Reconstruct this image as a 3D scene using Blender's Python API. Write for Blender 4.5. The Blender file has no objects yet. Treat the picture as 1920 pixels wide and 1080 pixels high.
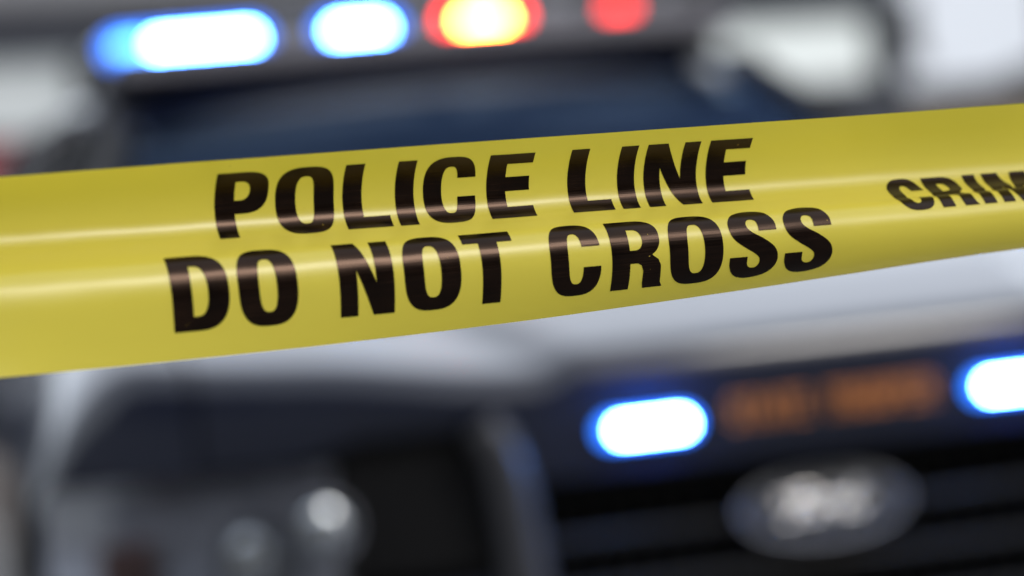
import bpy, bmesh, math, random
from mathutils import Vector, Matrix, geometry
random.seed(4)
R = math.radians

# ------------------------------------------------------------------ camera, sky, sun, exposure
sc = bpy.context.scene
C = sc.collection
CAM_Z = 1.25
cd = bpy.data.cameras.new('camera')
cd.sensor_width = 36.0
cd.lens = 101.25
cd.clip_start = 0.05
cd.clip_end = 2000
cd.dof.use_dof = True
cd.dof.focus_distance = 1.175
cd.dof.aperture_fstop = 4.1
cam = bpy.data.objects.new('camera', cd)
C.objects.link(cam)
cam.matrix_world = Matrix.Translation((0, 0, CAM_Z)) @ Matrix.Rotation(R(90), 4, 'X') @ Matrix.Rotation(R(-6), 4, 'Z')
sc.camera = cam

SUN_EL, SUN_AZ = 33.0, 137.0          # degrees; azimuth clockwise from +Y
world = bpy.data.worlds.new('World')
sc.world = world
world.use_nodes = True
wn = world.node_tree
wn.nodes.clear()
sky = wn.nodes.new('ShaderNodeTexSky')
sky.sky_type = 'NISHITA'
sky.sun_disc = False
sky.sun_elevation = R(SUN_EL)
sky.sun_rotation = R(SUN_AZ)
sky.air_density = 1.0
sky.dust_density = 1.2
sky.ozone_density = 1.0
hs = wn.nodes.new('ShaderNodeHueSaturation')
hs.inputs['Saturation'].default_value = 0.75
bg = wn.nodes.new('ShaderNodeBackground')
bg.inputs['Strength'].default_value = 0.11
wo = wn.nodes.new('ShaderNodeOutputWorld')
wn.links.new(sky.outputs[0], hs.inputs['Color'])
cl = wn.nodes.new('ShaderNodeMix')             # even cloud cover over the whole sky
cl.data_type = 'RGBA'
cl.inputs['Factor'].default_value = 0.62
cl.inputs['B'].default_value = (8.2, 8.6, 9.3, 1)
wn.links.new(hs.outputs[0], cl.inputs['A'])
wn.links.new(cl.outputs['Result'], bg.inputs['Color'])
wn.links.new(bg.outputs[0], wo.inputs['Surface'])

sl = bpy.data.lights.new('sun', 'SUN')
sl.energy = 0.5
sl.angle = R(13)
sl.color = (1.0, 0.95, 0.88)
sun = bpy.data.objects.new('sun', sl)
C.objects.link(sun)
sd = Vector((math.sin(R(SUN_AZ)) * math.cos(R(SUN_EL)), math.cos(R(SUN_AZ)) * math.cos(R(SUN_EL)), math.sin(R(SUN_EL))))
sun.rotation_euler = sd.to_track_quat('Z', 'Y').to_euler()
sun.location = sd * 50

sc.view_settings.view_transform = 'Standard'
sc.view_settings.look = 'None'
sc.view_settings.exposure = 0.84
sc.view_settings.gamma = 1.0
sc.view_settings.use_curve_mapping = False
sc.cycles.use_denoising = True
sc.cycles.use_adaptive_sampling = False
sc.cycles.max_bounces = 8
sc.cycles.transparent_max_bounces = 12
sc.cycles.sample_clamp_indirect = 6.0

# ------------------------------------------------------------------ materials
def mat(name, col, rough=0.5, metal=0.0, noise=None, coat=0.0, coat_rough=0.05, spec=0.5, bump=None, ior=1.5):
    """noise=(scale, amount, second colour); bump=(scale, strength)"""
    m = bpy.data.materials.new(name)
    m.use_nodes = True
    nt = m.node_tree
    b = nt.nodes['Principled BSDF']
    b.inputs['Base Color'].default_value = (*col, 1)
    b.inputs['Roughness'].default_value = rough
    b.inputs['Metallic'].default_value = metal
    b.inputs['Coat Weight'].default_value = coat
    b.inputs['Coat Roughness'].default_value = coat_rough
    b.inputs['Specular IOR Level'].default_value = spec
    b.inputs['IOR'].default_value = ior
    tc = nt.nodes.new('ShaderNodeTexCoord')
    if noise:
        n = nt.nodes.new('ShaderNodeTexNoise')
        n.inputs['Scale'].default_value = noise[0]
        n.inputs['Detail'].default_value = 6
        mx = nt.nodes.new('ShaderNodeMix')
        mx.data_type = 'RGBA'
        mx.inputs['A'].default_value = (*col, 1)
        mx.inputs['B'].default_value = (*noise[2], 1)
        rr = nt.nodes.new('ShaderNodeMapRange')
        rr.inputs['From Min'].default_value = 0.35
        rr.inputs['From Max'].default_value = 0.7
        rr.inputs['To Max'].default_value = noise[1]
        nt.links.new(tc.outputs['Object'], n.inputs['Vector'])
        nt.links.new(n.outputs['Fac'], rr.inputs['Value'])
        nt.links.new(rr.outputs[0], mx.inputs['Factor'])
        nt.links.new(mx.outputs['Result'], b.inputs['Base Color'])
    if bump:
        n2 = nt.nodes.new('ShaderNodeTexNoise')
        n2.inputs['Scale'].default_value = bump[0]
        n2.inputs['Detail'].default_value = 5
        bp = nt.nodes.new('ShaderNodeBump')
        bp.inputs['Strength'].default_value = bump[1]
        bp.inputs['Distance'].default_value = 0.01
        nt.links.new(tc.outputs['Object'], n2.inputs['Vector'])
        nt.links.new(n2.outputs['Fac'], bp.inputs['Height'])
        nt.links.new(bp.outputs[0], b.inputs['Normal'])
    return m

def emit(name, col, strength, base=(0.02, 0.02, 0.02)):
    m = mat(name, base, 0.2)
    b = m.node_tree.nodes['Principled BSDF']
    b.inputs['Emission Color'].default_value = (*col, 1)
    b.inputs['Emission Strength'].default_value = strength
    return m

def glass(name, tint, refl_rough=0.0, refl=(1, 1, 1)):
    """thin pane: tinted see-through plus fresnel reflection"""
    m = bpy.data.materials.new(name)
    m.use_nodes = True
    nt = m.node_tree
    nt.nodes.clear()
    o = nt.nodes.new('ShaderNodeOutputMaterial')
    tr = nt.nodes.new('ShaderNodeBsdfTransparent')
    tr.inputs[0].default_value = (*tint, 1)
    gl = nt.nodes.new('ShaderNodeBsdfGlossy')
    gl.inputs['Roughness'].default_value = refl_rough
    gl.inputs['Color'].default_value = (*refl, 1)
    fr = nt.nodes.new('ShaderNodeFresnel')
    fr.inputs['IOR'].default_value = 1.52
    mx = nt.nodes.new('ShaderNodeMixShader')
    nt.links.new(fr.outputs[0], mx.inputs[0])
    nt.links.new(tr.outputs[0], mx.inputs[1])
    nt.links.new(gl.outputs[0], mx.inputs[2])
    nt.links.new(mx.outputs[0], o.inputs['Surface'])
    return m

M = {}
M['paint'] = mat('dark_navy_paint', (0.004, 0.007, 0.020), 0.3, metal=0.0, spec=0.25, coat=1.0, coat_rough=0.07, noise=(6, 0.3, (0.007, 0.010, 0.023)))
M['paint'].node_tree.nodes['Principled BSDF'].inputs['Coat IOR'].default_value = 1.5
M['black_plastic'] = mat('black_plastic', (0.003, 0.003, 0.0035), 0.5, spec=0.22)
M['gloss_black'] = mat('gloss_black', (0.008, 0.008, 0.009), 0.15)
M['satin_grey'] = mat('satin_grey_metal', (0.05, 0.05, 0.055), 0.4, metal=0.2)
M['chrome'] = mat('chrome', (0.75, 0.76, 0.78), 0.12, metal=1.0)
M['script_chrome'] = mat('script_chrome', (0.75, 0.74, 0.73), 0.19, metal=1.0)
M['rim_silver'] = mat('badge_rim_silver', (0.22, 0.23, 0.26), 0.4, metal=0.9)
M['reflector'] = mat('reflector_silver', (0.72, 0.75, 0.78), 0.24, metal=1.0)
M['housing'] = mat('headlamp_housing', (0.30, 0.31, 0.35), 0.35, metal=0.4, noise=(30, 0.6, (0.11, 0.11, 0.14)))
M['amber'] = mat('amber_marker', (0.16, 0.07, 0.06), 0.3)
M['enamel'] = mat('badge_enamel', (0.008, 0.010, 0.018), 0.35, spec=0.25)
M['orange'] = mat('orange_lettering', (0.62, 0.22, 0.06), 0.5, noise=(60, 0.3, (0.5, 0.17, 0.05)))
M['tyre'] = mat('tyre_rubber', (0.015, 0.015, 0.016), 0.8, bump=(120, 0.3))
M['rim'] = mat('steel_rim', (0.06, 0.06, 0.065), 0.45, metal=0.7)
M['bar_housing'] = mat('light_bar_housing', (0.10, 0.10, 0.115), 0.22, coat=0.5)
M['bar_black'] = mat('light_bar_base', (0.02, 0.02, 0.022), 0.4)
M['seat'] = mat('cabin_fabric', (0.035, 0.035, 0.04), 0.9)
M['dash'] = mat('cabin_plastic', (0.03, 0.03, 0.033), 0.7)
M['windscreen'] = glass('windscreen_glass', (0.42, 0.55, 0.66), 0.0, (0.10, 0.17, 0.34))
M['side_glass'] = glass('dark_side_glass', (0.16, 0.17, 0.18))
M['lens'] = glass('clear_lens', (0.90, 0.92, 0.94))
M['led_blue'] = emit('blue_led', (0.075, 0.27, 1.0), 70)
M['led_blue_dim'] = emit('blue_led_dim', (0.06, 0.26, 1.0), 7)
M['led_blue_grille'] = emit('blue_led_grille', (0.08, 0.30, 1.0), 120)
M['led_red'] = emit('red_led', (1.0, 0.16, 0.02), 120)
M['lens_blue'] = emit('blue_lens', (0.02, 0.19, 1.0), 2.0, (0.02, 0.03, 0.1))
M['lens_red'] = emit('red_lens', (1.0, 0.015, 0.008), 7.0, (0.1, 0.01, 0.01))
M['light_shield'] = mat('light_shield_grey', (0.15, 0.145, 0.165), 0.4)
M['led_red_dim'] = emit('red_led_dim', (1.0, 0.028, 0.022), 4.2)
M['asphalt'] = mat('yard_concrete', (0.14, 0.138, 0.135), 0.9, noise=(4, 0.6, (0.11, 0.108, 0.105)), bump=(90, 0.4))
M['concrete'] = mat('pavement_concrete', (0.22, 0.21, 0.20), 0.9, noise=(3, 0.5, (0.16, 0.155, 0.15)), bump=(40, 0.3))
M['wall_dark'] = mat('dark_grey_render', (0.040, 0.044, 0.055), 0.85, noise=(1.5, 0.5, (0.030, 0.033, 0.042)), bump=(30, 0.2))
M['wall_base'] = mat('brown_grey_plinth', (0.17, 0.15, 0.14), 0.9, noise=(2, 0.5, (0.12, 0.11, 0.10)), bump=(20, 0.3))
M['parapet'] = mat('light_grey_parapet', (0.22, 0.22, 0.23), 0.8, noise=(2, 0.4, (0.16, 0.16, 0.17)))
M['frame'] = mat('window_frame', (0.05, 0.05, 0.055), 0.5)
M['shutter'] = mat('roller_shutter', (0.10, 0.10, 0.115), 0.5, metal=0.3)
M['beige'] = mat('beige_render', (0.36, 0.31, 0.28), 0.9, noise=(0.8, 0.5, (0.28, 0.25, 0.23)))
M['white_wall'] = mat('sky_stand_in_white', (0.76, 0.79, 0.83), 0.9, noise=(0.5, 0.4, (0.70, 0.73, 0.77)))
M['roof_dark'] = mat('dark_roof', (0.035, 0.033, 0.033), 0.85)
M['brick'] = mat('dark_brick', (0.075, 0.05, 0.042), 0.9, noise=(6, 0.6, (0.05, 0.035, 0.03)))
M['red_cloth'] = mat('red_awning', (0.32, 0.012, 0.014), 0.8)
M['window_lit'] = emit('lit_window', (0.78, 0.86, 0.85), 0.37, (0.3, 0.3, 0.3))
M['window_pale'] = emit('lit_window_pale', (0.68, 0.80, 0.84), 0.18, (0.3, 0.3, 0.3))
M['post'] = mat('galvanised_post', (0.35, 0.35, 0.36), 0.45, metal=0.8)

def tape_material():
    m = bpy.data.materials.new('yellow_polythene')
    m.use_nodes = True
    nt = m.node_tree
    b = nt.nodes['Principled BSDF']
    o = nt.nodes['Material Output']
    uv = nt.nodes.new('ShaderNodeUVMap')
    mp = nt.nodes.new('ShaderNodeMapping')
    mp.inputs['Scale'].default_value = (5, 260, 1)
    nt.links.new(uv.outputs[0], mp.inputs[0])
    n = nt.nodes.new('ShaderNodeTexNoise')
    n.inputs['Scale'].default_value = 1.0
    n.inputs['Detail'].default_value = 4
    nt.links.new(mp.outputs[0], n.inputs['Vector'])
    n2 = nt.nodes.new('ShaderNodeTexNoise')
    n2.inputs['Scale'].default_value = 24
    n2.inputs['Detail'].default_value = 3
    nt.links.new(uv.outputs[0], n2.inputs['Vector'])
    mx = nt.nodes.new('ShaderNodeMix')
    mx.data_type = 'RGBA'
    mx.inputs['A'].default_value = (0.79, 0.655, 0.078, 1)
    mx.inputs['B'].default_value = (0.74, 0.615, 0.085, 1)
    nt.links.new(n2.outputs['Fac'], mx.inputs['Factor'])
    # a few specks of dirt
    vo = nt.nodes.new('ShaderNodeTexVoronoi')
    vo.inputs['Scale'].default_value = 55
    nt.links.new(uv.outputs[0], vo.inputs['Vector'])
    lt = nt.nodes.new('ShaderNodeMath')
    lt.operation = 'LESS_THAN'
    lt.inputs[1].default_value = 0.022
    nt.links.new(vo.outputs['Distance'], lt.inputs[0])
    half = nt.nodes.new('ShaderNodeMath')
    half.operation = 'MULTIPLY'
    half.inputs[1].default_value = 0.45
    nt.links.new(lt.outputs[0], half.inputs[0])
    mx2 = nt.nodes.new('ShaderNodeMix')
    mx2.data_type = 'RGBA'
    nt.links.new(half.outputs[0], mx2.inputs['Factor'])
    nt.links.new(mx.outputs['Result'], mx2.inputs['A'])
    mx2.inputs['B'].default_value = (0.20, 0.12, 0.02, 1)
    nt.links.new(mx2.outputs['Result'], b.inputs['Base Color'])
    rr = nt.nodes.new('ShaderNodeMapRange')
    rr.inputs['To Min'].default_value = 0.30
    rr.inputs['To Max'].default_value = 0.42
    nt.links.new(n.outputs['Fac'], rr.inputs['Value'])
    nt.links.new(rr.outputs[0], b.inputs['Roughness'])
    bp = nt.nodes.new('ShaderNodeBump')
    bp.inputs['Strength'].default_value = 0.10
    bp.inputs['Distance'].default_value = 0.0004
    nt.links.new(n.outputs['Fac'], bp.inputs['Height'])
    nt.links.new(bp.outputs[0], b.inputs['Normal'])
    b.inputs['IOR'].default_value = 1.5
    b.inputs['Coat Weight'].default_value = 0.55
    b.inputs['Coat Roughness'].default_value = 0.24
    tl = nt.nodes.new('ShaderNodeBsdfTranslucent')
    tl.inputs[0].default_value = (0.82, 0.68, 0.05, 1)
    ms = nt.nodes.new('ShaderNodeMixShader')
    ms.inputs[0].default_value = 0.32
    nt.links.new(b.outputs[0], ms.inputs[1])
    nt.links.new(tl.outputs[0], ms.inputs[2])
    nt.links.new(ms.outputs[0], o.inputs['Surface'])
    return m

def ink_material():
    m = bpy.data.materials.new('black_ink')
    m.use_nodes = True
    nt = m.node_tree
    b = nt.nodes['Principled BSDF']
    uv = nt.nodes.new('ShaderNodeUVMap')
    mp = nt.nodes.new('ShaderNodeMapping')
    mp.inputs['Scale'].default_value = (30, 1500, 1)
    nt.links.new(uv.outputs[0], mp.inputs[0])
    n = nt.nodes.new('ShaderNodeTexNoise')          # print lines along the tape
    n.inputs['Scale'].default_value = 1.0
    n.inputs['Detail'].default_value = 3
    nt.links.new(mp.outputs[0], n.inputs['Vector'])
    n2 = nt.nodes.new('ShaderNodeTexNoise')         # uneven ink
    n2.inputs['Scale'].default_value = 60
    n2.inputs['Detail'].default_value = 4
    nt.links.new(uv.outputs[0], n2.inputs['Vector'])
    ad = nt.nodes.new('ShaderNodeMath')
    ad.operation = 'MULTIPLY'
    nt.links.new(n.outputs['Fac'], ad.inputs[0])
    nt.links.new(n2.outputs['Fac'], ad.inputs[1])
    rr = nt.nodes.new('ShaderNodeMapRange')
    rr.inputs['From Min'].default_value = 0.15
    rr.inputs['From Max'].default_value = 0.45
    nt.links.new(ad.outputs[0], rr.inputs['Value'])
    mx = nt.nodes.new('ShaderNodeMix')
    mx.data_type = 'RGBA'
    mx.inputs['A'].default_value = (0.0015, 0.0012, 0.0012, 1)
    mx.inputs['B'].default_value = (0.014, 0.007, 0.004, 1)
    nt.links.new(rr.outputs[0], mx.inputs['Factor'])
    vo = nt.nodes.new('ShaderNodeTexVoronoi')       # pinholes where the yellow shows
    vo.inputs['Scale'].default_value = 300
    nt.links.new(uv.outputs[0], vo.inputs['Vector'])
    lt = nt.nodes.new('ShaderNodeMath')
    lt.operation = 'LESS_THAN'
    lt.inputs[1].default_value = 0.09
    nt.links.new(vo.outputs['Distance'], lt.inputs[0])
    gt = nt.nodes.new('ShaderNodeMath')
    gt.operation = 'GREATER_THAN'
    gt.inputs[1].default_value = 0.6
    nt.links.new(n2.outputs['Fac'], gt.inputs[0])
    an = nt.nodes.new('ShaderNodeMath')
    an.operation = 'MULTIPLY'
    nt.links.new(lt.outputs[0], an.inputs[0])
    nt.links.new(gt.outputs[0], an.inputs[1])
    mx2 = nt.nodes.new('ShaderNodeMix')
    mx2.data_type = 'RGBA'
    nt.links.new(an.outputs[0], mx2.inputs['Factor'])
    nt.links.new(mx.outputs['Result'], mx2.inputs['A'])
    mx2.inputs['B'].default_value = (0.35, 0.24, 0.04, 1)
    nt.links.new(mx2.outputs['Result'], b.inputs['Base Color'])
    r2 = nt.nodes.new('ShaderNodeMapRange')
    r2.inputs['To Min'].default_value = 0.16
    r2.inputs['To Max'].default_value = 0.27
    nt.links.new(n.outputs['Fac'], r2.inputs['Value'])
    nt.links.new(r2.outputs[0], b.inputs['Roughness'])
    b.inputs['Specular Tint'].default_value = (1.0, 0.66, 0.50, 1)
    b.inputs['Specular IOR Level'].default_value = 0.28
    bp = nt.nodes.new('ShaderNodeBump')
    bp.inputs['Strength'].default_value = 0.11
    bp.inputs['Distance'].default_value = 0.0003
    nt.links.new(n.outputs['Fac'], bp.inputs['Height'])
    nt.links.new(bp.outputs[0], b.inputs['Normal'])
    return m

M['tape'] = tape_material()
M['ink'] = ink_material()

# ------------------------------------------------------------------ helpers
def link(name, me, material, parent=None, smooth=True):
    if smooth:
        for p in me.polygons:
            p.use_smooth = True
    if material is not None:
        me.materials.append(material)
    o = bpy.data.objects.new(name, me)
    C.objects.link(o)
    if parent is not None:
        o.parent = parent
    return o

def raw(name, verts, faces, material, parent=None, smooth=False):
    me = bpy.data.meshes.new(name)
    me.from_pydata([tuple(v) for v in verts], [], faces)
    me.update()
    return link(name, me, material, parent, smooth)

def empty(name, loc=(0, 0, 0), rz=0.0):
    o = bpy.data.objects.new(name, None)
    C.objects.link(o)
    o.location = loc
    o.rotation_euler = (0, 0, rz)
    return o

def tag(o, label, cat, group=None):
    o['label'] = label
    o['category'] = cat
    if group:
        o['group'] = group
    return o

def grid(name, fn, us, vs, material, parent=None, keep=None, flip=False, smooth=True):
    verts = [fn(u, v) for v in vs for u in us]
    nu = len(us)
    faces = []
    for j in range(len(vs) - 1):
        for i in range(nu - 1):
            f = (j * nu + i, j * nu + i + 1, (j + 1) * nu + i + 1, (j + 1) * nu + i)
            if keep is not None:
                cx = [sum(verts[k][a] for k in f) / 4 for a in range(3)]
                if not keep(cx):
                    continue
            faces.append(f[::-1] if flip else f)
    return raw(name, verts, faces, material, parent, smooth)

def bevel_box(name, lo, hi, material, parent=None, r=0.005, seg=2, rot=None):
    bm = bmesh.new()
    bmesh.ops.create_cube(bm, size=1.0)
    c = [(a + b) / 2 for a, b in zip(lo, hi)]
    s = [b - a for a, b in zip(lo, hi)]
    for v in bm.verts:
        v.co = Vector([v.co[k] * s[k] for k in range(3)])
    r = min(r, 0.45 * min(s))
    if r > 0:
        bmesh.ops.bevel(bm, geom=bm.edges[:], offset=r, segments=seg, affect='EDGES', profile=0.5)
    for v in bm.verts:
        if rot is not None:
            v.co = rot @ v.co
        v.co += Vector(c)
    me = bpy.data.meshes.new(name)
    bm.to_mesh(me)
    bm.free()
    return link(name, me, material, parent, False)

def tube(name, path, rad, material, parent=None, n=10, closed=False, flat=1.0, up=(0, 1, 0)):
    """sweep an ellipse (rad along the side, rad*flat along up) down a path"""
    path = [Vector(p) for p in path]
    L = len(path)
    verts, faces = [], []
    upv = Vector(up)
    for i, p in enumerate(path):
        a = path[(i - 1) % L] if (closed or i > 0) else p
        b = path[(i + 1) % L] if (closed or i < L - 1) else p
        t = (b - a).normalized()
        side = t.cross(upv)
        if side.length < 1e-4:
            side = t.cross(Vector((1, 0, 0)))
        side.normalize()
        w = side.cross(t).normalized()
        rr = rad(i / max(1, L - 1)) if callable(rad) else rad
        for k in range(n):
            an = 2 * math.pi * k / n
            verts.append(p + side * (rr * math.cos(an)) + w * (rr * flat * math.sin(an)))
    for i in range(L if closed else L - 1):
        j = (i + 1) % L
        for k in range(n):
            k2 = (k + 1) % n
            faces.append((i * n + k, i * n + k2, j * n + k2, j * n + k))
    if not closed:
        faces.append(tuple(range(n))[::-1])
        faces.append(tuple((L - 1) * n + k for k in range(n)))
    return raw(name, verts, faces, material, parent, True)

def lathe(name, prof, material, parent=None, n=32, axis='X', loc=(0, 0, 0)):
    """prof = [(radius, along axis)]"""
    verts, faces = [], []
    for r, h in prof:
        for k in range(n):
            a = 2 * math.pi * k / n
            p = (h, r * math.cos(a), r * math.sin(a)) if axis == 'X' else (r * math.cos(a), h, r * math.sin(a)) if axis == 'Y' else (r * math.cos(a), r * math.sin(a), h)
            verts.append(Vector(p) + Vector(loc))
    for i in range(len(prof) - 1):
        for k in range(n):
            k2 = (k + 1) % n
            faces.append((i * n + k, i * n + k2, (i + 1) * n + k2, (i + 1) * n + k))
    return raw(name, verts, faces, material, parent, True)

def lin(a, b, n):
    return [a + (b - a) * i / (n - 1) for i in range(n)]

def sstep(a, b, x):
    t = max(0.0, min(1.0, (x - a) / (b - a)))
    return t * t * (3 - 2 * t)

def interp(x, xs, ys):
    if x <= xs[0]:
        return ys[0]
    for i in range(len(xs) - 1):
        if x <= xs[i + 1]:
            t = (x - xs[i]) / (xs[i + 1] - xs[i])
            return ys[i] + (ys[i + 1] - ys[i]) * t
    return ys[-1]

def resample(pts, step, closed=False):
    out = []
    n = len(pts)
    for i in range(n if closed else n - 1):
        a, b = Vector(pts[i]), Vector(pts[(i + 1) % n])
        k = max(1, int(math.ceil((b - a).length / step)))
        for q in range(k):
            out.append(a.lerp(b, q / k))
    if not closed:
        out.append(Vector(pts[-1]))
    return out

def spline(pts, n=8):
    P = [Vector(p) for p in pts]
    out = []
    for i in range(len(P) - 1):
        p0 = P[i - 1] if i > 0 else P[i] * 2 - P[i + 1]
        p1, p2 = P[i], P[i + 1]
        p3 = P[i + 2] if i + 2 < len(P) else P[i + 1] * 2 - P[i]
        for k in range(n):
            t = k / n
            out.append(0.5 * ((2 * p1) + (p2 - p0) * t + (2 * p0 - 5 * p1 + 4 * p2 - p3) * t * t + (3 * p1 - p0 - 3 * p2 + p3) * t ** 3))
    out.append(P[-1])
    return out

# ------------------------------------------------------------------ ground and pavement
g = raw('ground', [(-600, -600, 0), (600, -600, 0), (600, 900, 0), (-600, 900, 0)], [(0, 1, 2, 3)], M['asphalt'])
g['kind'] = 'structure'

# facade axis of the grey building behind the car
FL = Vector((-3.72, 24.0, 0))
FD = Vector((0.863, 0.505, 0)).normalized()
FN = Vector((FD.y, -FD.x, 0))               # towards the street
FROT = math.atan2(FD.y, FD.x)
pv = empty('pavement', FL, FROT)
pv['kind'] = 'structure'
sv = bevel_box('paving', (-40, -3.0, 0.004), (40, -0.01, 0.13), M['concrete'], pv, 0.0)
for k in range(40):
    kb = bevel_box('kerbstone', (-40 + 2 * k + 0.006, -3.16, 0.0), (-38 + 2 * k - 0.006, -3.004, 0.135), M['concrete'], pv, 0.015)

# ------------------------------------------------------------------ grey building (local x along the facade, -y towards the street)
gb = empty('grey_building', FL, FROT)
tag(gb, 'dark grey building with pale lit windows behind the police car', 'building')
WIN = [(-1.62, 0.40, 'window_pale'), (6.87, 8.83, 'window_lit')]
Z0, Z1 = 2.94, 3.56
def wall_box(a, b, z0, z1, m, y0=0.0, y1=6.0, nm='wall'):
    return bevel_box(nm, (a, y0, z0), (b, y1, z1), m, gb, 0.0)
wall_box(-14, 9.05, 0.0, 1.30, M['wall_base'], -0.06, 6.0, 'plinth')
wall_box(-14, 9.05, 1.302, Z0, M['wall_dark'])
edges = [-14] + [e for w in WIN for e in w[:2]] + [9.05]
for i in range(0, len(edges), 2):
    wall_box(edges[i], edges[i + 1], Z0 + 0.001, Z1, M['wall_dark'])
wall_box(-14, 9.05, Z1 + 0.001, 4.02, M['wall_dark'])
wall_box(-14.05, 9.10, 4.022, 4.3, M['parapet'], -0.12, 6.05, 'parapet')
for a, b, mm in WIN:
    w = bevel_box('window', (a, 0.20, Z0), (b, 0.23, Z1), M[mm], gb, 0.0)
    bevel_box('window_sill', (a - 0.05, -0.08, Z0 - 0.06), (b + 0.05, 0.19, Z0 - 0.003), M['frame'], w, 0.008)
    for x in (a, b - 0.05):
        bevel_box('window_frame', (x + 0.002, 0.10, Z0 + 0.002), (x + 0.048, 0.18, Z1 - 0.002), M['frame'], w, 0.004)
# roller shutters between the two windows
for a in (1.3, 3.9):
    s = bevel_box('shutter', (a, -0.02, 0.16), (a + 2.2, -0.07 + 0.03, 2.6), M['shutter'], gb, 0.0)
    for k in range(20):
        bevel_box('shutter_slat', (a + 0.03, -0.085, 0.18 + k * 0.12), (a + 2.17, -0.045, 0.292 + k * 0.12), M['shutter'], s, 0.012)
# red awning under the pale window
aw = raw('awning', [(-2.6, -0.002, 2.86), (-0.12, -0.002, 2.86), (-0.12, -0.85, 2.60), (-2.6, -0.85, 2.60),
                    (-2.6, -0.002, 2.80), (-0.12, -0.002, 2.80), (-0.12, -0.85, 2.30), (-2.6, -0.85, 2.30)],
         [(0, 1, 2, 3), (3, 2, 6, 7), (4, 7, 6, 5), (0, 3, 7, 4), (1, 5, 6, 2)], M['red_cloth'], gb)
for x in (-2.55, -0.17):
    tube('awning_arm', [(x, -0.06, 2.10), (x, -0.80, 2.33)], 0.015, M['frame'], aw, 8)
# downpipes
for x in (0.95, 6.45):
    tube('downpipe', [(x, -0.09, 0.1), (x, -0.09, 4.0)], 0.05, M['frame'], gb, 12)

# ------------------------------------------------------------------ unseen brick building, added behind the camera to darken what the car's front mirrors
rb = empty('added_brick_building', (0, -15.0, 0), 0)
tag(rb, 'unseen dark brick building added behind the camera for dark reflections in the car', 'building')
bevel_box('wall', (-32, -8, 0), (32, 0, 8.6), M['brick'], rb, 0.0)
bevel_box('parapet', (-32.2, -8.2, 8.602), (32.2, 0.2, 9.0), M['roof_dark'], rb, 0.0)
for k in range(15):
    for f in range(2):
        x0 = -30 + 4.1 * k; z0 = 1.1 + 4.0 * f
        w = bevel_box('window', (x0, 0.003, z0), (x0 + 1.5, 0.03, z0 + 2.1), M['gloss_black'], rb, 0.0)
        bevel_box('window_sill', (x0 - 0.1, 0.004, z0 - 0.14), (x0 + 1.6, 0.18, z0 - 0.004), M['concrete'], w, 0.0)

# ------------------------------------------------------------------ low beige building further off, beyond the grey one
bb = empty('beige_building', (9.5, 46.0, 0), R(6))
tag(bb, 'low beige building with dark roof edge below the white sky stand-in', 'building')
bevel_box('wall', (-7, 0, 0), (16, 8, 3.42), M['beige'], bb, 0.0)
bevel_box('roof', (-7.3, -0.35, 3.422), (16.3, 8.3, 3.75), M['roof_dark'], bb, 0.02)
for x, w, h in ((-4.2, 1.1, 0.12), (-0.6, 1.6, 0.16), (4.5, 1.2, 0.14)):
    u = bevel_box('roof_vent', (x, 1.0, 3.752), (x + w, 2.2, 3.752 + h), M['roof_dark'], bb, 0.08)
    bevel_box('vent_cap', (x - 0.08, 0.92, 3.754 + h), (x + w + 0.08, 2.28, 3.83 + h), M['roof_dark'], u, 0.02)
for k in range(7):
    w = bevel_box('window', (-6 + 3.1 * k, -0.02, 1.0), (-4.6 + 3.1 * k, -0.003, 2.4), M['gloss_black'], bb, 0.0)
    bevel_box('window_sill', (-6.1 + 3.1 * k, -0.12, 0.92), (-4.5 + 3.1 * k, -0.004, 0.996), M['frame'], w, 0.01)

wb = empty('sky_stand_in_wall', (16.0, 70.0, 0), R(4))  # added white wall in place of pale sky, so the sky itself can be brighter
tag(wb, 'tall white wall added as a stand-in for the pale sky above the low beige building', 'building')
bevel_box('wall', (-9, 0, 0), (22, 10, 15), M['white_wall'], wb, 0.0)
for k in range(6):
    for f in range(3):
        w = bevel_box('window', (-7.5 + 5 * k, -0.03, 1.2 + 4.6 * f), (-5.6 + 5 * k, -0.003, 2.7 + 4.6 * f), M['gloss_black'], wb, 0.0)
        bevel_box('window_sill', (-7.6 + 5 * k, -0.2, 1.08 + 4.6 * f), (-5.5 + 5 * k, -0.004, 1.196 + 4.6 * f), M['frame'], w, 0.0)

# ------------------------------------------------------------------ police car (local x to the picture's right, y to its rear, z up)
car = empty('police_car', (0.396, 3.70, 0), R(15))
tag(car, 'dark police car with lit blue and red light bar behind the tape', 'police car')

def y_f(x):
    a = abs(x)
    return 0.26 * a ** 4 + 0.03 * a * a

def z_body(x, y):
    """top surface of hood and fenders"""
    a = abs(x)
    yd = max(0.0, y - y_f(x))
    yy = min(y, 1.3)
    z = 1.142 + 0.022 * sstep(0.40, 0.66, a) + (0.23 * yy if yy < 0.3 else 0.069 + 0.04 * (yy - 0.3) + 0.0228 * (1 - math.exp(-(yy - 0.3) / 0.12)))
    z -= 0.034 * math.exp(-yd / 0.005) + 0.006 * math.exp(-yd / 0.03)
    cr = 0.355 + 0.085 * sstep(0.0, 0.5, y)
    z += 0.020 * (1 - sstep(cr - 0.022, cr + 0.022, a))
    if a > 0.84:
        z -= 0.185 * ((a - 0.84) / 0.16) ** 2.4
    return z

def zb(x):
    a = abs(x)
    return 1.005 + 0.075 * sstep(0.40, 0.47, a) - 0.024 * sstep(0.6, 0.7, a)

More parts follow.
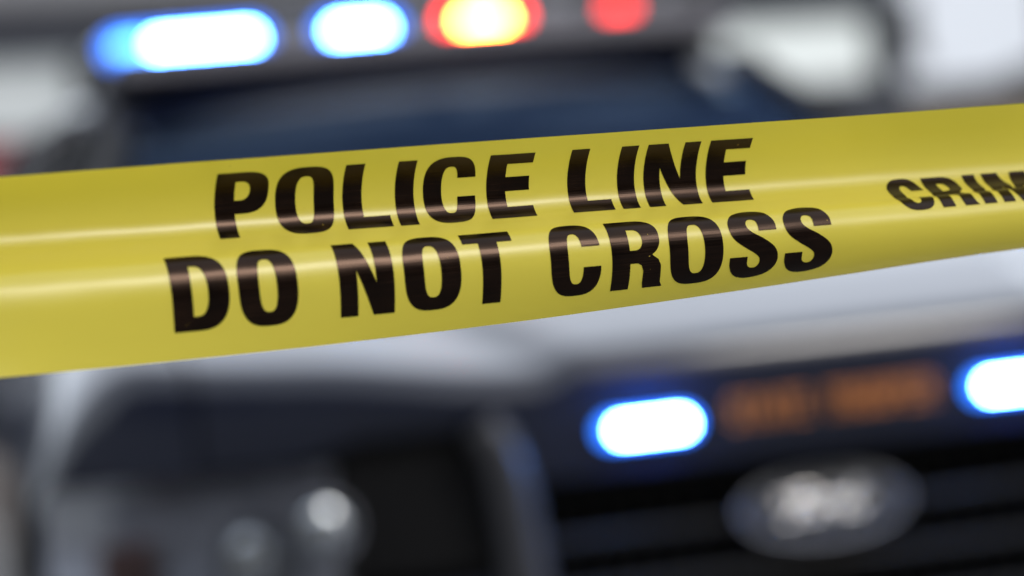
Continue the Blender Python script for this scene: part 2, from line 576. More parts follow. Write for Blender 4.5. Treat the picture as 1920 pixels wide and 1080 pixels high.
yd_s = [0, .0007, .0015, .0025, .004, .006, .009, .014, .02, .028, .038, .05, .065, .085, .11, .14, .18, .23, .3, .4, .52, .66, .8, .95, 1.1, 1.18]
hx = sorted(set([round(v, 4) for v in lin(-0.80, 0.80, 81)]))
def hood_fn(x, s):
    if s < 0:                                  # nose panel below the edge; s from -1 (bottom) to 0
        z1 = z_body(x, y_f(x))
        t = -s
        return (x, y_f(x) + 0.018 * t * t, z1 + (zb(x) - z1) * t)
    y = y_f(x) + s * (1.2 - y_f(x)) / 1.18
    return (x, y, z_body(x, y))
hood = grid('hood', hood_fn, hx, [-1.0, -0.8, -0.6, -0.4, -0.2, -0.08] + yd_s, M['paint'], car)
# return lip under the nose
grid('nose_lip', lambda x, s: (x, y_f(x) + 0.018 + 0.06 * s, zb(x) - 0.002 * s), hx, [0, 1], M['black_plastic'], hood, flip=True)

WHEEL = ((0.96, 0.38), (3.86, 0.38))
def clear_wheel(c):
    for wy, wz in WHEEL:
        if (c[1] - wy) ** 2 + (c[2] - wz) ** 2 < 0.43 ** 2:
            return False
    return True
for s in (-1, 1):
    fx = [s * v for v in lin(0.806, 1.0, 22)]
    fe = grid('fender', lambda x, q: hood_fn(x, q) if q >= 0 else (x, y_f(x) + 0.01 * q * q, z_body(x, y_f(x)) + (min(1.054, z_body(x, y_f(x)) - 0.004) - z_body(x, y_f(x))) * -q),
              fx, [-1, -.5] + yd_s, M['paint'], car, flip=(s < 0))
    def side_fn(y, q, s=s):
        z1 = z_body(1.0, max(y, y_f(1.0)))
        z = z1 + (0.42 - z1) * q
        return (s * (1.0 + 0.018 * math.sin(math.pi * min(1, q * 1.3)) - 0.05 * q ** 3), y, z)
    grid('side_panel', side_fn, lin(0.48, 1.2, 41), lin(0, 1, 40), M['paint'], fe, keep=clear_wheel, flip=(s > 0))
    # arch lip
    tube('arch_lip', [(s * 1.0, 0.96 + 0.435 * math.cos(a), 0.38 + 0.435 * math.sin(a)) for a in lin(0.0, math.pi, 30)], 0.022, M['black_plastic'], fe, 8)

# front bumper: cheeks beside the grille and the bar below
bx = lin(-1.0, 1.0, 61)
def bump_fn(x, q):
    return (x, y_f(x) - 0.03 + 0.05 * q * q + 0.12 * max(0, abs(x) - 0.93) / 0.07 * 0.3, 0.66 - 0.36 * q)
bump = grid('front_bumper', bump_fn, bx, lin(0, 1, 9), M['paint'], car, flip=True)
grid('bumper_shelf', lambda x, q: (x, y_f(x) - 0.03 + 0.16 * q + 0.12 * max(0, abs(x) - 0.93) / 0.07 * 0.3 * (1 - q), 0.66 + 0.004 * q), bx, [0, 1], M['black_plastic'], bump)
for s in (-1, 1):
    cx = [s * v for v in lin(0.46, 1.0, 25)]
    ch = grid('bumper_cheek', lambda x, q: (x, y_f(x) + 0.012 + 0.01 * math.sin(3 * q), 0.662 + (0.884 - 0.662) * q), cx, lin(0, 1, 7), M['paint'], car, flip=(s < 0))
    sx = [s * v for v in lin(0.455, 0.635, 9)]
    grid('fascia_infill', lambda x, q: (x, y_f(x) + 0.055, 0.90 + (zb(x) - 0.90) * q), sx, lin(0, 1, 5), M['black_plastic'], ch, flip=(s < 0))
    grid('corner_panel', lambda y, q, s=s: (s * (1.0 + 0.01 * math.sin(3 * q)), y, 0.35 + 0.575 * q), lin(0.29, 0.52, 6), lin(0, 1, 7), M['paint'], ch, flip=(s > 0))

# grille: dark backing, frame, bars
gr = grid('grille', lambda x, q: (x, 0.15 + y_f(x), 0.64 + 0.36 * q), lin(-0.45, 0.45, 13), [0, 1], M['black_plastic'], car)
for s in (-1, 1):
    P = spline([(s * 0.405, 0.05, 0.60), (s * 0.412, 0.045, 0.75), (s * 0.42, 0.04, 0.90), (s * 0.430, 0.03, 1.00), (s * 0.442, 0.026, 1.05), (s * 0.46, 0.028, 1.085)], 7)
    tube('grille_surround', P, lambda t: 0.033 - 0.006 * t, M['satin_grey'], gr, 12, flat=1.3)
tube('grille_surround', [(x, 0.05, 0.645) for x in lin(-0.40, 0.40, 9)], 0.02, M['satin_grey'], gr, 10)
for k in range(5):
    z = 0.70 + 0.068 * k
    bevel_box('grille_bar', (-0.395, 0.085, z), (0.395, 0.135, z + 0.024), M['black_plastic'], gr, 0.008)
for k in range(23):
    x = -0.385 + 0.035 * k
    bevel_box('grille_fin', (x - 0.003, 0.118, 0.66), (x + 0.003, 0.148, 1.0), M['black_plastic'], gr, 0.0)

# oval badge, raked back a little
BC = Vector((0.0, 0.078, 0.924))
tilt = Matrix.Rotation(R(-12.0), 3, 'X')
def bpt(x, z, y=0.0):
    return BC + tilt @ Vector((x, y, z))
def ell(a, b, n=56):
    return [(a * math.cos(2 * math.pi * k / n), b * math.sin(2 * math.pi * k / n)) for k in range(n)]
rings = [(1.0, 0.006), (0.99, -0.002), (0.80, -0.006), (0.5, -0.008), (0.2, -0.009)]
verts, faces = [], []
for f, yy in rings:
    verts += [bpt(x * f, z * f, yy) for x, z in ell(0.116, 0.046)]
for i in range(len(rings) - 1):
    for k in range(56):
        faces.append((i * 56 + k, i * 56 + (k + 1) % 56, (i + 1) * 56 + (k + 1) % 56, (i + 1) * 56 + k))
faces.append(tuple(4 * 56 + k for k in range(56)))
badge = raw('badge', verts, faces, M['enamel'], car, True)
badge['label'] = 'oval badge with silver rim and silver script on the grille'
tube('badge_rim', [bpt(x, z, -0.004) for x, z in ell(0.116, 0.046)], 0.0042, M['rim_silver'], badge, 8, closed=True)
tube('badge_inner_line', [bpt(x, z, -0.0085) for x, z in ell(0.104, 0.0365)], 0.0014, M['rim_silver'], badge, 6, closed=True)
SCR = {   # flowing script, local mm
    'F': [[(-62, 17), (-70, 12), (-64, 7), (-52, 14), (-34, 19), (-18, 17)], [(-40, 18), (-44, 4), (-51, -10), (-60, -16), (-68, -12)], [(-54, 2), (-44, 4), (-32, 3)]],
    'o': [[(-22, 4), (-31, 0), (-31, -9), (-23, -12), (-16, -6), (-17, 2), (-22, 4), (-12, 2)]],
    'r': [[(-10, 3), (-6, 5), (-8, -3), (-11, -12)], [(-7, -2), (0, 4), (6, 4), (8, 0)]],
    'd': [[(31, 3), (20, 4), (13, -3), (15, -11), (23, -10), (32, 0), (41, 14), (46, 20), (38, 6), (33, -6), (36, -12), (44, -10), (54, -2), (62, 4)]],
}
for ch_, strokes in SCR.items():
    for st in strokes:
        P = spline([bpt(a / 1000 * 0.95 + 0.004, b / 1000 * 1.02, -0.0105) for a, b in st], 6)
        tube('script_letter', P, 0.0042, M['script_chrome'], badge, 10, flat=0.35, up=tuple(tilt @ Vector((0, 1, 0))))

# lettering on the nose
ORANGE_TEXT = 'STATE TROOPER'
STROKES = {
    'S': [[(1, .8), (.75, 1), (.25, 1), (0, .78), (.2, .55), (.8, .45), (1, .22), (.75, 0), (.25, 0), (0, .2)]],
    'T': [[(0, 1), (1, 1)], [(.5, 1), (.5, 0)]],
    'A': [[(0, 0), (.5, 1), (1, 0)], [(.2, .35), (.8, .35)]],
    'E': [[(1, 1), (0, 1), (0, 0), (1, 0)], [(0, .5), (.8, .5)]],
    'R': [[(0, 0), (0, 1), (.7, 1), (1, .78), (.7, .5), (0, .5)], [(.5, .5), (1, 0)]],
    'O': [[(.25, 0), (0, .25), (0, .75), (.25, 1), (.75, 1), (1, .75), (1, .25), (.75, 0), (.25, 0)]],
    'P': [[(0, 0), (0, 1), (.7, 1), (1, .75), (.7, .48), (0, .48)]],
}
lx = -0.140
for ch_ in ORANGE_TEXT:
    if ch_ == ' ':
        lx += 0.022
        continue
    bm = bmesh.new()
    for st in STROKES[ch_]:
        for (a, b), (c_, d) in zip(st[:-1], st[1:]):
            p = Vector((a * 0.0130, 0, b * 0.028)); q = Vector((c_ * 0.0130, 0, d * 0.028))
            dr = (q - p).normalized(); sd_ = Vector((-dr.z, 0, dr.x)) * 0.0023
            p -= dr * 0.0025; q += dr * 0.0025
            for e in ((p - sd_, q - sd_, q + sd_, p + sd_),):
                vs = [bm.verts.new(Vector((lx, 0, 1.050)) + v + Vector((0, y_f(lx + v.x) - 0.004 - 0.0002 * len(bm.faces), 0))) for v in e]
                f = bm.faces.new(vs)
    for v in bm.verts:
        pass
    r_ = bmesh.ops.extrude_face_region(bm, geom=bm.faces[:])
    for v in [e for e in r_['geom'] if isinstance(e, bmesh.types.BMVert)]:
        v.co.y += 0.006
    bmesh.ops.recalc_face_normals(bm, faces=bm.faces[:])
    me = bpy.data.meshes.new('nose_letter')
    bm.to_mesh(me); bm.free()
    link('nose_letter', me, M['orange'], hood, False)
    lx += 0.0220

# blue lights on the nose
def capsule(name, cx, cz, half, r, y0, y1, material, parent):
    n = 12
    out = [(cx + half + r * math.cos(a), cz + r * math.sin(a)) for a in lin(-math.pi / 2, math.pi / 2, n)]
    out += [(cx - half - r * math.cos(a), cz - r * math.sin(a)) for a in lin(-math.pi / 2, math.pi / 2, n)]
    L = len(out)
    vs = [(x, y1, z) for x, z in out] + [(x, y0 + 0.003, z) for x, z in out] + [(cx + (x - cx) * 0.94, y0, cz + (z - cz) * 0.8) for x, z in out]
    fs = []
    for j in range(2):
        for k in range(L):
            k2 = (k + 1) % L
            fs.append((j * L + k, j * L + k2, (j + 1) * L + k2, (j + 1) * L + k))
    fs.append(tuple(2 * L + k for k in range(L)))
    return raw(name, vs, fs, material, parent, False)
for s in (-1, 1):
    cx = 0.252 * s
    yf = y_f(cx)
    hl = capsule('nose_light', cx, 1.058, 0.046, 0.017, yf - 0.014, yf + 0.01, M['lens_blue'], car)
    capsule('led_strip', cx, 1.058, 0.038, 0.0095, yf - 0.026, yf - 0.0135, M['led_blue_grille'], hl)

# headlights
for s in (-1, 1):
    def hz0(x):
        return 0.888 + 0.01 * (abs(x) - 0.63)
    hxs = [s * v for v in lin(0.638, 0.985, 25)]
    ho = grid('headlight', lambda x, q: (x, y_f(x) + 0.060 + 0.02 * math.sin(math.pi * q), hz0(x) + (1.050 - hz0(x)) * q), hxs, lin(0, 1, 9), M['housing'], car, flip=(s < 0))
    ln = grid('lens', lambda x, q: (x, y_f(x) + 0.004 - 0.012 * math.sin(math.pi * q), hz0(x) + (1.052 - hz0(x)) * q), hxs, lin(0, 1, 11), M['lens'], ho, flip=(s < 0))
    for (rx, rz, rr) in ((0.744, 0.944, 0.044), (0.660, 0.975, 0.037)):
        yy = y_f(rx) - 0.020
        lathe('reflector', [(rr * math.sin(a), yy + 0.064 - 0.016 * math.cos(a)) for a in lin(0.02, 1.5, 10)], M['reflector'], ho, 28, 'Y', (s * rx, 0, rz))
        lathe('bezel', [(rr * 1.0, yy + 0.072), (rr * 1.04, yy + 0.044), (rr * 1.14, yy + 0.044), (rr * 1.18, yy + 0.075)], M['housing'], ho, 28, 'Y', (s * rx, 0, rz))
    bevel_box('marker_lamp', (min(s * .86, s * .93), y_f(.9) + 0.02, 0.905), (max(s * .86, s * .93), y_f(.9) + 0.07, 0.975), M['amber'], ho, 0.01)

# cabin: windscreen, pillars, roof, sides
WB, WT = (1.20, 1.29), (1.80, 1.628)          # (y, z) of the screen's bottom and top
def screen_fn(x, q):
    hw = 0.77 + (0.615 - 0.77) * q
    X = x * hw
    y = WB[0] + (WT[0] - WB[0]) * q + 0.10 * (x * x) * (1 - 0.5 * q)
    z = WB[1] + (WT[1] - WB[1]) * q + 0.012 * math.sin(math.pi * q) - 0.012 * x * x * q
    return (X, y, z)
ws = grid('windscreen', screen_fn, lin(-0.97, 0.97, 21), lin(0, 0.985, 15), M['windscreen'], car)
for s in (-1, 1):
    P = [screen_fn(s * 1.0, q) for q in lin(0, 1.0, 12)]
    tube('pillar', [Vector(p) + Vector((s * 0.018, 0.02, 0.0)) for p in P], 0.034, M['black_plastic'], car, 12)
for s, x0 in ((-1, -0.62), (-1, 0.05)):
    wp = tube('wiper', [Vector(screen_fn(x0, 0.02)) + Vector((0, -0.03, 0.02)), Vector(screen_fn(x0 + 0.3, 0.05)) + Vector((0, -0.02, 0.022)), Vector(screen_fn(x0 + 0.72, 0.09)) + Vector((0, -0.02, 0.018))], 0.008, M['black_plastic'], car, 8)
grid('cowl', lambda x, q: (x, 1.17 + 0.09 * q + 0.10 * (x / 0.8) ** 2, 1.262 + 0.024 * q), lin(-0.8, 0.8, 21), [0, 1], M['black_plastic'], car)

def roof_fn(x, q):
    y = 1.795 + (4.62 - 1.795) * q
    hw = 0.635 + 0.02 * math.sin(math.pi * q)
    X = x * hw
    z = 1.628 + 0.125 * (1 - math.exp(-q * 14)) - 0.05 * sstep(0.75, 1.0, q) - 0.045 * abs(x) ** 5 - 0.008 * x * x
    yy = y + 0.05 * x * x * (1 - q)
    return (X, yy, z)
roof = grid('roof', roof_fn, lin(-1, 1, 41), [0, .008, .016, .025, .035, .045, .055, .07, .085, .1, .12, .14, .17] + lin(.2, 1, 33), M['paint'], car)

# lower body side behind the fenders, doors, glass, rear
def side_x(y, z):
    b = 0.985 + 0.02 * math.sin(math.pi * min(1, max(0, (z - 0.3) / 0.85)))
    return b - 0.06 * sstep(4.3, 5.0, y)
BELT = 1.16
for s in (-1, 1):
    doors = [(1.215, 2.26), (2.27, 3.26)]
    for a, b in doors:
        d = grid('door', lambda y, q, s=s: (s * side_x(y, 0.40 + (BELT - 0.40) * q), y, 0.40 + (BELT - 0.40) * q), lin(a, b, 24), lin(0, 1, 16), M['paint'], car,
                 keep=clear_wheel, flip=(s > 0))
        bevel_box('door_handle', (min(s * 0.99, s * 1.03), b - 0.22, 0.985), (max(s * 0.99, s * 1.03), b - 0.06, 1.01), M['gloss_black'], d, 0.008)
        def pane_fn(y, q, s=s):
            ztop = interp(y, (1.3, 1.87, 4.3, 4.7), (1.28, 1.62, 1.62, 1.55))
            z = BELT + (ztop - BELT) * q
            return (s * (0.965 - 0.32 * (z - BELT) / 0.46), y, z)
        grid('door_window', pane_fn, lin(a + 0.03, b - 0.03, 16), lin(0.0, 0.97, 6), M['side_glass'], d, flip=(s > 0))
    q_ = grid('rear_quarter', lambda y, q, s=s: (s * side_x(y, 0.40 + (BELT - 0.40) * q), y, 0.40 + (BELT - 0.40) * q), lin(3.27, 4.95, 40), lin(0, 1, 30), M['paint'], car, keep=clear_wheel, flip=(s > 0))
    grid('quarter_window', lambda y, q, s=s: (s * (0.965 - 0.31 * q), y, BELT + 0.44 * q), lin(3.27, 4.55, 10), lin(0, 1, 6), M['side_glass'], q_, flip=(s > 0))
    tube('arch_lip', [(s * 0.995, 3.86 + 0.435 * math.cos(a), 0.38 + 0.435 * math.sin(a)) for a in lin(0.0, math.pi, 30)], 0.022, M['black_plastic'], q_, 8)
    bevel_box('sill', (min(s * .93, s * .985), 1.38, 0.30), (max(s * .93, s * .985), 3.44, 0.398), M['black_plastic'], car, 0.02)
    tube('roof_rail', [(s * 0.645, y, 1.645 + 0.045 * (1 - math.exp(-(y - 1.9) * 3.2))) for y in lin(1.92, 4.5, 16)], 0.026, M['paint'], car, 10)
    for y in (2.265, 3.265, 4.6):
        tube('pillar', [(s * 0.97, y, BELT - 0.02), (s * 0.645, y, 1.655)], 0.03, M['gloss_black'], car, 8)
    mi = bevel_box('mirror', (min(s * 1.03, s * 1.25), 1.42, 1.13), (max(s * 1.03, s * 1.25), 1.54, 1.31), M['paint'], car, 0.045, 4)
    bevel_box('mirror_arm', (min(s * .95, s * 1.06), 1.45, 1.13), (max(s * .95, s * 1.06), 1.52, 1.17), M['black_plastic'], mi, 0.01)
    bevel_box('mirror_glass', (min(s * 1.05, s * 1.23), 1.541, 1.15), (max(s * 1.05, s * 1.23), 1.545, 1.29), M['chrome'], mi, 0.0)
rear = grid('tailgate', lambda x, q: (x, 4.95 - 0.04 * x * x - 0.33 * sstep(0.45, 1.0, q), 0.35 + 1.33 * q), lin(-0.93, 0.93, 17), lin(0, 0.6, 9), M['paint'], car)
grid('rear_window', lambda x, q: (x * (1 - 0.25 * q), 4.93 - 0.29 * q, 1.15 + 0.50 * q), lin(-0.92, 0.92, 9), lin(0, 1, 5), M['side_glass'], rear)
for s in (-1, 1):
    bevel_box('tail_light', (min(s * .72, s * .94), 4.90, 0.85), (max(s * .72, s * .94), 4.97, 1.12), M['amber'], rear, 0.02)
bevel_box('underbody', (-0.90, 0.32, 0.24), (0.90, 4.9, 0.36), M['black_plastic'], car, 0.02)
# inner structure: engine bay bulkhead and floor of the cabin
bevel_box('bulkhead', (-0.78, 1.18, 0.40), (0.78, 1.24, 1.19), M['black_plastic'], car, 0.0)

# cabin furniture
da = grid('dashboard', lambda x, q: (x, 1.30 + 0.55 * q + 0.05 * x * x, 1.20 + 0.03 * math.sin(math.pi * q) - 0.25 * sstep(0.8, 1.0, q)), lin(-0.78, 0.78, 15), lin(0, 1, 12), M['dash'], car)
for s in (-1, 1):
    st = bevel_box('seat', (s * 0.38 - 0.26, 2.15, 0.45), (s * 0.38 + 0.26, 2.70, 0.68), M['seat'], car, 0.07, 4)
    bevel_box('backrest', (s * 0.38 - 0.25, 2.66, 0.60), (s * 0.38 + 0.25, 2.82, 1.28), M['seat'], st, 0.06, 4, Matrix.Rotation(R(-12), 3, 'X'))
    bevel_box('headrest', (s * 0.38 - 0.13, 2.76, 1.30), (s * 0.38 + 0.13, 2.86, 1.48), M['seat'], st, 0.04, 4)
tube('steering_wheel', [(0.38 + 0.18 * math.cos(a), 1.92 + 0.06 * math.sin(a), 1.06 + 0.17 * math.sin(a)) for a in lin(0, 2 * math.pi, 33)[:-1]], 0.016, M['dash'], car, 8, closed=True)
bevel_box('rear_view_mirror', (-0.12, 1.76, 1.50), (0.12, 1.79, 1.56), M['black_plastic'], car, 0.012)
bevel_box('cabin_partition', (-0.70, 3.0, 0.4), (0.70, 3.03, 1.62), M['seat'], car, 0.0)

# wheels
for wy, wz in WHEEL:
    for s in (-1, 1):
        w = lathe('wheel', [(0.24, -0.11), (0.34, -0.125), (0.375, -0.10), (0.38, 0), (0.375, 0.10), (0.34, 0.125), (0.24, 0.11)], M['tyre'], car, 40, 'X', (s * 0.86, wy, wz))
        lathe('rim', [(0.02, s * 0.085), (0.07, s * 0.09), (0.10, s * 0.06), (0.20, s * 0.05), (0.235, s * 0.10), (0.245, s * 0.115)], M['rim'], w, 40, 'X', (s * 0.86, wy, wz))

# light bar on the roof
LBY, LBZ = 2.00, 1.780
lb = bevel_box('light_bar', (-0.62, LBY + 0.004, 1.738), (0.62, LBY + 0.30, 1.812), M['bar_housing'], car, 0.025, 4)
bevel_box('mount', (-0.56, LBY + 0.05, 1.70), (0.56, LBY + 0.25, 1.7375), M['bar_black'], lb, 0.008)
for s in (-1, 1):
    bevel_box('mount_foot', (s * 0.60 - 0.03, LBY + 0.08, 1.665), (s * 0.60 + 0.03, LBY + 0.22, 1.737), M['bar_black'], lb, 0.01)
LEDS = [(-0.432, 0.088, 0.015, 'led_blue', None), (-0.570, 0.018, 0.015, 'led_blue_dim', 'dim blue lamp at the end of the light bar'),
        (-0.126, 0.040, 0.015, 'led_blue', None), (0.126, 0.034, 0.014, 'led_red', 'bright red lamp of the light bar'),
        (0.405, 0.018, 0.015, 'led_red_dim', 'dim red lamp of the light bar')]
for x, hw, rr, mm, lab in LEDS:
    e = capsule('lamp', x, LBZ, hw, rr, LBY - 0.006, LBY + 0.012, M[mm], lb)
    if lab:
        e['label'] = lab
for x, hw, mm in ((-0.432, 0.098, 'lens_blue'), (-0.570, 0.024, 'lens_blue'), (-0.126, 0.055, 'lens_blue'), (0.126, 0.055, 'lens_red'), (0.405, 0.05, 'bar_black'), (0.565, 0.026, 'bar_black')):
    capsule('lamp_lens', x, LBZ, hw, 0.030, LBY - 0.002, LBY + 0.010, M[mm], lb)
bevel_box('lamp_light_shield', (-0.61, LBY - 0.100, 1.716), (0.61, LBY + 0.002, 1.764), M['light_shield'], lb, 0.010, 3)  # added shield keeping lamp light off hood and roof; front face stands in for grey roof

# ------------------------------------------------------------------ police tape: a taut strip with a trough and a ridge along it
TW = 0.09128
PSI = R(21.447)
T_T = Vector((math.cos(PSI), math.sin(PSI), 0))
T_N = Vector((math.sin(PSI), -math.cos(PSI), 0))
KV = (0, .12, .24, .34, .44, .54, .64, .76, .88, 1.0)
P0 = (-55.7, -48.4, -25.3, 13.1, 58.8, 60.3, 18.1, -14.9, -31.7, -42.4)
P1 = (10.4, 5.4, 0.7, -0.9, 2.5, 4.7, -0.1, -14.7, -32.3, -48.3)
NP = 241
def smooth_knots(ys):
    raw_ = [interp(i / (NP - 1), KV, ys) for i in range(NP)]
    out = []
    for i in range(NP):
        acc = wsum = 0.0
        for k in range(-9, 10):
            j = min(NP - 1, max(0, i + k))
            wgt = math.exp(-(k / 4.5) ** 2)
            acc += raw_[j] * wgt; wsum += wgt
        out.append(acc / wsum)
    return out
S0, S1 = smooth_knots(P0), smooth_knots(P1)
def tape_profile(u):
    """lists of (depth towards the viewer, drop, tilt) across the width at station u"""
    k = max(-1.25, min(1.35, u / 0.2))
    dep, drp = [0.0], [0.0]
    tl = [R(S0[i] + k * S1[i]) for i in range(NP)]
    ds = TW / (NP - 1)
    for i in range(1, NP):
        dep.append(dep[-1] + 0.5 * (math.sin(tl[i]) + math.sin(tl[i - 1])) * ds)
        drp.append(drp[-1] + 0.5 * (math.cos(tl[i]) + math.cos(tl[i - 1])) * ds)
    return dep, drp, tl
def ripple(u, v):
    """small uneven dents of the stretched film, in metres towards the viewer"""
    d = 0.00010 * math.sin(41 * u + 5 * v + 0.7) * math.sin(9 * v + 13 * u)
    d += 0.00004 * math.sin(97 * u - 11 * v + 2.1) * math.cos(17 * v - 31 * u)
    d += 0.000015 * math.sin(233 * u + 23 * v) * math.sin(29 * v + 71 * u + 1.3)
    d += 0.0005 * math.sin(17 * u + 2.0) * (v - 0.5)
    w = sstep(0.155, 0.205, u)
    if w > 0:                               # the pinched crease under the last word
        vc = 0.500 + 0.012 * math.sin(40 * u) - 0.10 * (u - 0.2)
        d -= 0.0004 * w * math.exp(-((v - vc) / 0.016) ** 2) - 0.0003 * w * math.exp(-((v - vc - 0.035) / 0.02) ** 2)
    return d
_pc = {}
def tape_point(u, v, off=0.0):
    k = max(-1.25, min(1.35, u / 0.2))
    key = round(k, 4)
    if key not in _pc:
        _pc[key] = tape_profile(key * 0.2)
    dep, drp, tl = _pc[key]
    f = max(0.0, min(1.0, v)) * (NP - 1)
    i = min(NP - 2, int(f)); t = f - i
    de = dep[i] + (dep[i + 1] - dep[i]) * t
    dr = drp[i] + (drp[i + 1] - drp[i]) * t
    a = tl[i] + (tl[i + 1] - tl[i]) * t
    off += ripple(u, v)
    if off:
        de += off * math.cos(a); dr -= off * math.sin(a)
    p = Vector((0, 1.15, CAM_Z + 0.0591 - 0.0125 * u)) + T_T * u + T_N * de
    p.z -= dr
    return p

U_END = 1.45
us = lin(-U_END, -0.32, 24)[:-1] + lin(-0.32, 0.36, 240) + lin(0.36, U_END, 24)[1:]
vs_ = lin(0, 1, 111)
tape = grid('police_tape', lambda u, v: tape_point(u, v), us, vs_, M['tape'], None, flip=True)
tag(tape, 'yellow plastic police tape with black lettering stretched across the picture', 'police tape')
uvl = tape.data.uv_layers.new(name='UVMap')
nu = len(us)
for lp in tape.data.loops:
    i = lp.vertex_index
    uvl.data[lp.index].uv = (us[i % nu], vs_[i // nu] * TW)

# letter outlines in millimetres, cap height 30
def sup(cx, cy, rx, ry, n, a0, a1, k=28):
    out = []
    for i in range(k + 1):
        a = R(a0 + (a1 - a0) * i / k)
        c_, s_ = math.cos(a), math.sin(a)
        out.append((cx + rx * math.copysign(abs(c_) ** (2 / n), c_), cy + ry * math.copysign(abs(s_) ** (2 / n), s_)))
    return out
def g_O(w=24):
    return [sup(w / 2, 15, w / 2, 15.5, 2.9, 0, 360, 64)[:-1], sup(w / 2, 15, w / 2 - 8.3, 10.2, 2.9, 0, 360, 48)[:-1]]
def g_C(w=22.2):
    def cut(pts, ya, yb, cx):
        return [p for p in pts if not (p[0] > cx and yb < p[1] < ya)]
    o = sup(w / 2, 15, w / 2, 15.5, 2.9, 12, 348, 90)
    i = sup(w / 2, 15, w / 2 - 7.8, 10.2, 2.9, 12, 348, 60)
    o = cut(o, 19.6, 11.6, w / 2); i = cut(i, 19.6, 11.6, w / 2)
    o = [(o[0][0], 19.6)] + o + [(o[-1][0], 11.6)]
    i = [(i[0][0], 19.6)] + i + [(i[-1][0], 11.6)]
    return [o + i[::-1]]
def g_D(w=22.8):
    o = [(0, 0), (0, 30)] + sup(w * .42, 15, w * .58, 15, 2.7, 90, -90, 40)
    i = [(8.0, 5.4), (8.0, 24.6)] + sup(9.6, 15, w - 8.3 - 9.6, 9.6, 2.5, 90, -90, 24)
    return [o, i]
def g_P(w=21.8):
    o = [(0, 0), (0, 30)] + sup(w * .50, 20.4, w * .50, 9.6, 2.6, 90, -90, 32) + [(8, 10.8), (8, 0)]
    i = [(8, 16.2), (8, 24.8)] + sup(10.2, 20.5, 4.0, 4.3, 2.3, 90, -90, 16)
    return [o, i]
def g_R(w=22.8):
    o = [(0, 0), (0, 30)] + sup(w * .48, 21.6, w * .47, 8.4, 2.5, 90, -55, 26) + [(18.2, 13.9), (20.4, 12.4), (21.6, 9.8), (21.8, 5.5), (22.0, 2.4), (23.2, 0), (14.4, 0), (13.9, 2.5), (13.8, 8.0), (13.0, 10.3), (11.4, 11.2), (8, 11.2), (8, 0)]
    i = [(8, 16.4), (8, 25.0)] + sup(10.4, 20.7, 3.6, 4.3, 2.2, 90, -90, 16)
    return [o, i]
def g_L(w=19):
    return [[(0, 0), (0, 30), (8.0, 30), (8.0, 5.9), (w, 5.9), (w, 0)]]
def g_I(w=7.9):
    return [[(0, 0), (0, 30), (w, 30), (w, 0)]]
def g_E(w=19.3):
    return [[(0, 0), (0, 30), (w, 30), (w, 24.6), (8.2, 24.6), (8.2, 18.4), (w - .8, 18.4), (w - .8, 12.4), (8.2, 12.4), (8.2, 5.8), (w, 5.8), (w, 0)]]
def g_N(w=23.2):
    return [[(0, 0), (0, 30), (9.0, 30), (w - 7.3, 12.6), (w - 7.3, 30), (w, 30), (w, 0), (w - 8.8, 0), (7.3, 17.8), (7.3, 0)]]
def g_T(w=21):
    m = w / 2
    return [[(0, 24.6), (0, 30), (w, 30), (w, 24.6), (m + 3.95, 24.6), (m + 3.95, 0), (m - 3.95, 0), (m - 3.95, 24.6)]]
def g_M(w=29):
    return [[(0, 0), (0, 30), (10.4, 30), (w / 2, 12), (w - 10.4, 30), (w, 30), (w, 0), (w - 7.4, 0), (w - 7.4, 17.5), (w / 2 + 2.7, 0), (w / 2 - 2.7, 0), (7.4, 17.5), (7.4, 0)]]
def g_S(w=22.5):
    k = w / 22.5
    outer = spline([(22.2, 20.2), (21.9, 24.2), (19.2, 28.6), (14.5, 30.3), (9.6, 30.3), (4.3, 28.6), (1.1, 24.8), (0.9, 20.6), (2.6, 17.2), (6.6, 14.2), (11.2, 11.4), (13.7, 9.2), (13.9, 6.6), (12.4, 4.9), (10.0, 4.9), (8.5, 6.6), (8.3, 10.0)], 5)
    back = spline([(0.2, 10.0), (0.4, 6.2), (2.6, 2.0), (7.0, -0.3), (13.0, -0.4), (18.6, 1.4), (21.9, 5.4), (22.3, 9.8), (20.4, 13.6), (15.8, 17.0), (11.2, 19.6), (9.2, 21.6), (8.9, 23.6), (10.2, 25.2), (12.4, 25.2), (13.9, 23.8), (14.1, 20.2)], 5)
    return [[(p.x * k, p.y) for p in [Vector((q[0], q[1])) for q in outer]] + [(p.x * k, p.y) for p in [Vector((q[0], q[1])) for q in back]]]
GLYPH = dict(O=g_O, C=g_C, D=g_D, P=g_P, R=g_R, L=g_L, I=g_I, E=g_E, N=g_N, T=g_T, M=g_M, S=g_S)

def inside(pt, loops):
    x, y = pt
    r = False
    for lp in loops:
        n = len(lp)
        for i in range(n):
            x1, y1 = lp[i]; x2, y2 = lp[(i + 1) % n]
            if (y1 > y) != (y2 > y) and x < (x2 - x1) * (y - y1) / (y2 - y1) + x1:
                r = not r
    return r

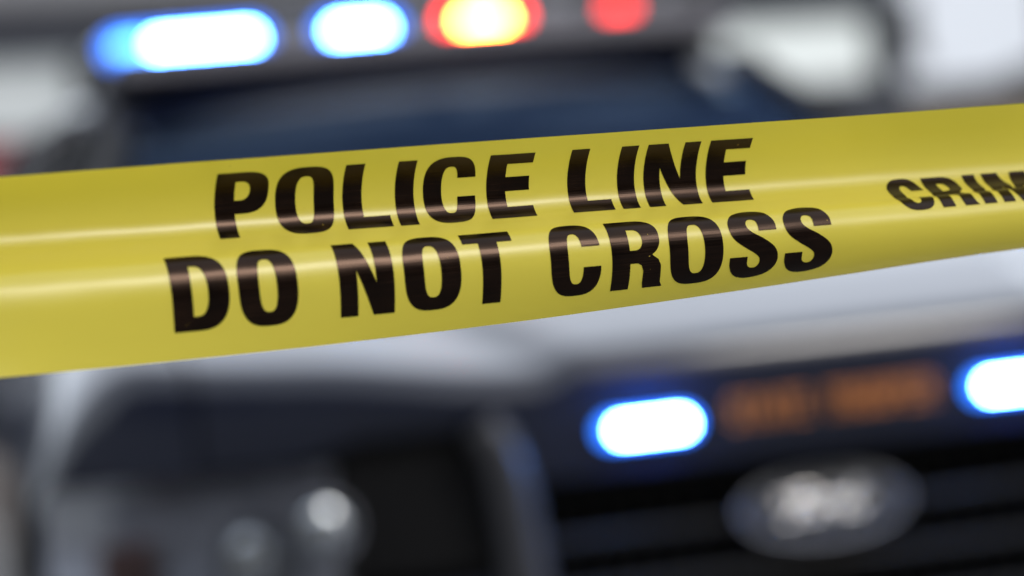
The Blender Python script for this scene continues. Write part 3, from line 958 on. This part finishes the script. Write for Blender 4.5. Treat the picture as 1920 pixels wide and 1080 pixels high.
def glyph_mesh(loops, u0, v_base, ku, kv, name):
    """loops in mm -> mesh laid on the tape; u0 in m, v_base in m from the top edge at the baseline"""
    pts, edges = [], []
    fine = []
    for lp in loops:
        q = [(p.x, p.y) for p in resample([Vector((a, b)) for a, b in lp], 0.9, True)]
        cl = [q[0]]
        for p in q[1:]:
            if abs(p[0] - cl[-1][0]) + abs(p[1] - cl[-1][1]) > 0.05:
                cl.append(p)
        if abs(cl[0][0] - cl[-1][0]) + abs(cl[0][1] - cl[-1][1]) < 0.05:
            cl.pop()
        fine.append(cl)
        b = len(pts)
        pts += cl
        edges += [(b + i, b + (i + 1) % len(cl)) for i in range(len(cl))]
    xs = [p[0] for p in pts]; ys = [p[1] for p in pts]
    y = min(ys) + 0.5
    row = 0
    while y < max(ys):
        x = min(xs) + 0.5 + (0.55 if row % 2 else 0)
        while x < max(xs):
            if inside((x, y), fine) and inside((x + .3, y), fine) and inside((x - .3, y), fine) and inside((x, y + .3), fine) and inside((x, y - .3), fine):
                pts.append((x, y))
            x += 1.1
        y += 0.8
        row += 1
    res = geometry.delaunay_2d_cdt([Vector(p) for p in pts], edges, [], 0, 1e-5)
    V, F = res[0], res[2]
    keep = []
    for f in F:
        c_ = (sum(V[i].x for i in f) / len(f), sum(V[i].y for i in f) / len(f))
        if inside(c_, fine):
            keep.append(tuple(f))
    uv = [(u0 + p.x * ku / 1000, v_base - p.y * kv / 1000) for p in V]
    co = [tape_point(a, b / TW, 0.0002) for a, b in uv]
    fl = []
    for f in keep:
        n_ = (co[f[1]] - co[f[0]]).cross(co[f[2]] - co[f[0]])
        fl.append(f if n_.dot(T_N) > 0 else f[::-1])
    o = raw(name, co, fl, M['ink'], tape, True)
    ul = o.data.uv_layers.new(name='UVMap')
    for lp in o.data.loops:
        ul.data[lp.index].uv = uv[lp.vertex_index]
    return o

L1 = [('P', -114.0, 21.8), ('O', -89.3, 24.2), ('L', -61.5, 19.0), ('I', -39.5, 7.9), ('C', -27.6, 22.4), ('E', -0.4, 19.4),
      ('L', 35.1, 18.5), ('I', 57.2, 7.7), ('N', 69.1, 23.9), ('E', 97.4, 19.2)]
L2 = [('D', -139.8, 22.7), ('O', -113.4, 23.8), ('N', -72.7, 22.5), ('O', -45.9, 23.8), ('T', -19.6, 21.0),
      ('C', 16.3, 22.0), ('R', 43.0, 22.8), ('O', 68.6, 24.1), ('S', 95.6, 22.4), ('S', 120.9, 22.6)]
for row, vt, vb in ((L1, 0.0948, 0.4232), (L2, 0.5446, 0.8815)):
    for ch_, u0, w in row:
        glyph_mesh(GLYPH[ch_](w), u0 / 1000, vb * TW, 1.0, (vb - vt) * TW / 0.030, 'letter')
kx = 0.755
for ch_, u0 in (('C', 178.9), ('R', 197.6), ('I', 217.8), ('M', 227.2), ('E', 252.0)):
    glyph_mesh(GLYPH[ch_](), u0 / 1000, 0.615 * TW, kx, (0.615 - 0.368) * TW / 0.030, 'letter')

# posts that hold the tape, out of the picture on both sides
for s, lab in ((-1, 'galvanised steel post holding the near end of the yellow tape'), (1, 'galvanised steel post holding the far end of the yellow tape')):
    p = tape_point(s * U_END, 0.5)
    po = empty('tape_post', (p.x, p.y, 0))
    tag(po, lab, 'post', 'posts holding the tape')
    lathe('pole', [(0.0, 0.0), (0.09, 0.0), (0.09, 0.012), (0.035, 0.02), (0.03, 0.04), (0.03, 1.5), (0.0, 1.515)], M['post'], po, 20, 'Z')
    lathe('tape_wrap', [(0.0315, 1.235), (0.034, 1.25), (0.0335, 1.28), (0.034, 1.305), (0.0315, 1.318)], M['tape'], po, 20, 'Z')
